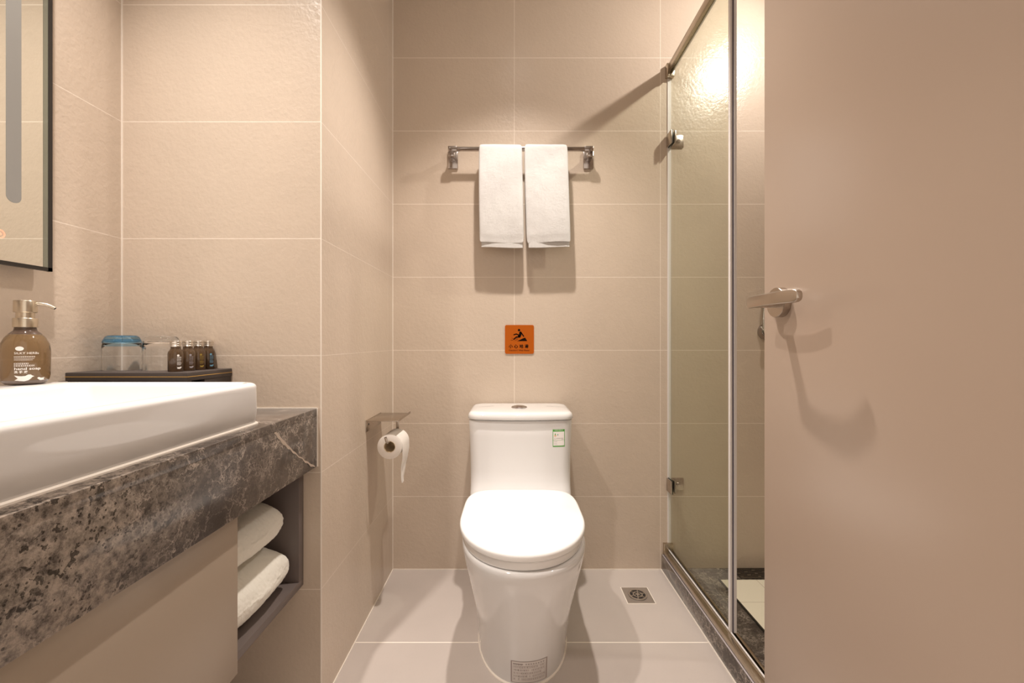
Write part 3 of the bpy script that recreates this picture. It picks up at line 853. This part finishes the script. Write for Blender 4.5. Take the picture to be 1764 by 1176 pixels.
ZT = .8671
def tumbler(x, y, label, blue):
    s = thing('glass_tumbler', label, 'glass', (x, y, ZT), 'upturned tumblers on the leather tray')
    R = .0372; hgt = .083
    # upside down: open rim below, thick base on top
    prof = [(R-.0002, 0), (R, .001), (R+.0003, .03), (R, .058), (R-.002, .070), (R-.006, .079), (R-.011, hgt), (.0005, hgt),
            ]
    inn = [(.0005, hgt-.016), (R-.011, hgt-.016), (R-.005, hgt-.022), (R-.0024, hgt-.032), (R-.002, .03), (R-.0022, .0)]
    bm = bmesh.new(); seg = 48
    rr = [[(x+r*math.cos(2*PI*i/seg), y+r*math.sin(2*PI*i/seg), ZT+h) for i in range(seg)] for r, h in prof+inn]
    loft(bm, rr, loop=True)
    finish('cup', bm, 'tumbler', s, smooth=60)
    if blue:
        bm = bmesh.new()
        rr = [[(x+r*math.cos(2*PI*i/seg), y+r*math.sin(2*PI*i/seg), ZT+h) for i in range(seg)] for r, h in
              [(R+.0004, .066), (R-.0012, .071), (R-.0052, .0797), (R-.0105, hgt+.0006), (.0005, hgt+.0006)]]
        loft(bm, rr, False, True); 
        finish('blue_base', bm, 'film_blue', s, smooth=60)
    return s
M['film_blue'] = pane_mat('blue_glass_coating', (.42, .70, .93))
tumbler(-.9525, 1.050, 'clear tumbler with blue base turned upside down on the leather tray', True)
tumbler(-.8560, 1.050, 'all-clear tumbler turned upside down beside the small bottles', False)

def wrapcyl(cx, cy, r, ang, z0):   # ang = direction the centre of the print faces
    def f(x, y, z):
        a = ang+x/r; rr = r+.00025+z
        return (cx+rr*math.cos(a), cy+rr*math.sin(a), z0+y)
    return f
def bird(bm, x, y, s_):
    P = [(-1.0, .42), (-.55, .30), (-.2, .28), (.1, .30), (.38, .50), (.62, .50), (.78, .34), (1.0, .22), (.80, .14), (.66, -.08), (.40, -.34), (.0, -.46), (-.45, -.40), (-.95, -.30), (-.62, -.05)]
    poly2(bm, [(x+px*s_, y+py*s_) for px, py in P])
def prints(bm, lines, x0):
    for (y, h, w_) in lines:
        x = x0; random.seed(int(y*1e5)+7)
        while x < x0+w_:
            q_ = h*(.5+.5*random.random())
            rect2(bm, x, min(x0+w_, x+q_), y, y+h*.25); rect2(bm, x, x+h*.22, y, y+h); rect2(bm, x, min(x0+w_, x+q_), y+h*.75, y+h)
            x += q_+h*.3
def mini(x, y, label, ink):
    s = thing('mini_bottle', label, 'bottle', (x, y, ZT), 'small amber toiletry bottles on the leather tray')
    R = .0148
    bm = bmesh.new(); lathe(bm, [(R-.0012, 0), (R, .0012), (R, .040), (R-.0008, .0450), (R-.0035, .0490), (.0098, .0525), (.0092, .0575)], (x, y, ZT), 36)
    finish('bottle_body', bm, 'amber_dark', s, smooth=50)
    bm = bmesh.new(); lathe(bm, [(.0106, .0570), (.0108, .0575), (.0108, .0595), (.0102, .0602), (.0108, .0610), (.0108, .0640), (.0103, .0647), (.0108, .0655), (.0108, .0690), (.0100, .0705), (.001, .0706)], (x, y, ZT), 36)
    finish('cap', bm, 'cap', s, smooth=40)
    lb = bmesh.new()
    disc2(lb, -.0030, .0370, .0024, 16)
    prints(lb, [(.0320, .0018, .0085), (.0300, .0010, .0085), (.0282, .0010, .0085), (.0262, .0012, .0085), (.0240, .0010, .0080), (.0215, .0010, .007), (.0180, .0026, .0085), (.0150, .0016, .0075)], -.0052)
    bird(lb, -.0008, .0088, .0052)
    f = finish('print', remap(slice_x(lb, .0015), wrapcyl(x, y, R, math.radians(-22), ZT)), ink, s, smooth=0)
    return s
minis = [mini(-.7735, .988, 'amber mini bottle with white print, nearest the basin in its row', 'white_ink')]
src = minis[0]
for (x, y, lb, ink) in ((-.7700, 1.0205, 'amber mini bottle with grey print, second from the basin', 'grey_ink'),
                        (-.7690, 1.0535, 'amber mini bottle with olive yellow print, third in the row', 'olive_ink'),
                        (-.7680, 1.0862, 'amber mini bottle with light blue print, against the tiled wall', 'blue_ink')):
    r = src.copy(); COL.objects.link(r); r.location = (x, y, ZT); r['label'] = lb
    for ch in list(src.children):
        c = ch.copy(); COL.objects.link(c); c.parent = r
        if ch.name.startswith('print'):
            c.data = ch.data.copy(); c.data.materials[0] = M[ink]

# ------------------------------------------------------------------ soap dispenser
DX, DY, DZ = -.9435, .8330, .8536
s = thing('soap_dispenser', 'amber hand soap pump bottle with white bird print on the basin deck', 'soap dispenser', (DX, DY, DZ))
R = .0335
bm = bmesh.new()
lathe(bm, [(.0318, .0085), (.0325, .0110), (R, .016), (R+.0008, .05), (R+.0008, .066), (R-.001, .078), (R-.006, .090), (R-.0105, .0960)], (DX, DY, DZ), 56)
bd = finish('bottle_body', bm, 'amber', s, smooth=50)
bm = bmesh.new(); lathe(bm, [(.020, 0), (.0265, .0008), (.0300, .0050), (.0318, .0084)], (DX, DY, DZ), 56)
finish('bottle_base', bm, 'amber_base', s, smooth=50)
bm = bmesh.new(); lathe(bm, [(R-.0105, .0962), (R-.0125, .0985), (R-.0175, .1035), (.0152, .107), (.0150, .1105)], (DX, DY, DZ), 56)
finish('bottle_neck', bm, 'amber_neck', s, smooth=50)
bm = bmesh.new(); lathe(bm, [(.0160, .1095), (.0172, .1100), (.0172, .1265), (.0165, .1275), (.0130, .1275), (.0130, .1385), (.0155, .1385), (.0163, .1392), (.0163, .1600), (.0156, .1612), (.001, .1615)], (DX, DY, DZ), 48)
pm = finish('pump', bm, 'pump', s, smooth=40)
dirx, diry = .80, .50
n_ = math.hypot(dirx, diry); dirx /= n_; diry /= n_
pts = [(DX+dirx*t_, DY+diry*t_, DZ+z_) for t_, z_ in ((.004, .1555), (.015, .1563), (.022, .1562), (.029, .1548), (.035, .1520), (.0405, .1480))]
finish('spout', tube(bmesh.new(), pts, .0032, 14), 'pump', pm, smooth=60)
e = pts[-1]
finish('spout_opening', tube(bmesh.new(), [e, (e[0]+dirx*.0006, e[1]+diry*.0006, e[2]-.0005)], .0024, 14), 'black_rubber', pm)
wf = wrapcyl(DX, DY, R+.0012, math.atan2(-DY, -DX)+.10, DZ)
bm = bmesh.new()
disc2(bm, -.0110, .0690, .0055, 24, .75)
prints(bm, [(.0525, .0021, .027), (.0495, .0011, .026), (.0470, .0011, .024), (.0395, .0024, .018), (.0355, .0026, .026)], -.0180)
text_bm(bm, 'SILKY HERBs', .0058, -.0180, .0585, 'LEFT', width=.0320)
text_bm(bm, 'hand soap', .0068, -.0180, .0290, 'LEFT', bold=.0001, width=.0345)
for i, ch in enumerate('洗手液'): text_bm(bm, ch, .0050, -.0155+i*.0062, .0232, bold=.0001)
bird(bm, -.0050, .0135, .0130); 
P0 = bmesh.new(); bird(P0, 0, 0, .0062); remap(P0, lambda x, y, z: (-x+.0175, y+.0110, z)); me = bpy.data.meshes.new('q'); P0.to_mesh(me); P0.free(); bm.from_mesh(me)
finish('print', remap(slice_x(bm, .0025), wf), 'white_ink', s, smooth=0)

# ------------------------------------------------------------------ wall mirror
MX = -.970; MY1 = .9065; MY0 = .25; MZ0 = 1.083; MZ1 = 2.05
s = thing('wall_mirror', 'black-framed rectangular wall mirror with frosted light strip above the basin', 'mirror', (XL, .58, MZ0))
finish('backing', B(XL, MX-.008, MY0+.02, MY1-.02, MZ0+.02, MZ1-.02), 'black', s)
bm = B(MX-.008, MX+.0006, MY1-.0085, MY1, MZ0, MZ1); box(bm, MX-.008, MX+.0006, MY0, MY0+.0085, MZ0, MZ1)
box(bm, MX-.008, MX+.0006, MY0, MY1, MZ0, MZ0+.0075); box(bm, MX-.008, MX+.0006, MY0, MY1, MZ1-.0075, MZ1)
finish('frame', bm, 'black', s)
gl = finish('mirror_glass', B(MX-.006, MX, MY0+.0085, MY1-.0085, MZ0+.0075, MZ1-.0075), 'mirror', s, smooth=0)
bm = bmesh.new(); a = MY1-.0085; 
bv = [bm.verts.new(p) for p in ((MX+.0002, a-.0095, MZ0+.0075), (MX+.0002, a, MZ0+.0075), (MX+.0002, a, MZ1-.0075), (MX+.0002, a-.0095, MZ1-.0075))]
bm.faces.new(bv); finish('bevelled_edge', bm, 'mirror_bevel', gl, smooth=0)
bm = bmesh.new(); pts = rrect(.8235, .8490, 1.206, 1.95, .0125, 10)
loft(bm, [[(MX, y, z) for y, z in pts], [(MX+.0005, y, z) for y, z in pts]]); finish('light_strip', bm, 'frosted', gl, smooth=20)
bm = bmesh.new()
sg = 32
def rg3(r, x): return [(x, .8135+r*math.cos(2*PI*i/sg), 1.140+r*math.sin(2*PI*i/sg)) for i in range(sg)]
loft(bm, [rg3(.0085, MX+.0002), rg3(.0085, MX+.0006), rg3(.0062, MX+.0006), rg3(.0062, MX+.0002)], loop=True)
for r_ in (.003,): loft(bm, [rg3(r_, MX+.0002), rg3(r_, MX+.0006)])
finish('touch_button', bm, 'led_red', gl, smooth=20)

# ------------------------------------------------------------------ ceiling downlights
for n, x, y, p, q_ in LIGHTS:
    s = thing('downlight', 'recessed round ceiling downlight above the ' + n, 'ceiling light', (x, y, H-.012), 'warm ceiling downlights')
    bm = bmesh.new(); lathe(bm, [(.048, H-.0001), (.048, H-.004), (.040, H-.008), (.036, H-.008), (.036, H-.002)], (x, y, 0), 40)
    finish('ring', bm, 'alu', s)
    bm = bmesh.new(); lathe(bm, [(.035, H-.0085), (.035, H-.0092)], (x, y, 0), 32); finish('lens', bm, 'lamp_lens', s)
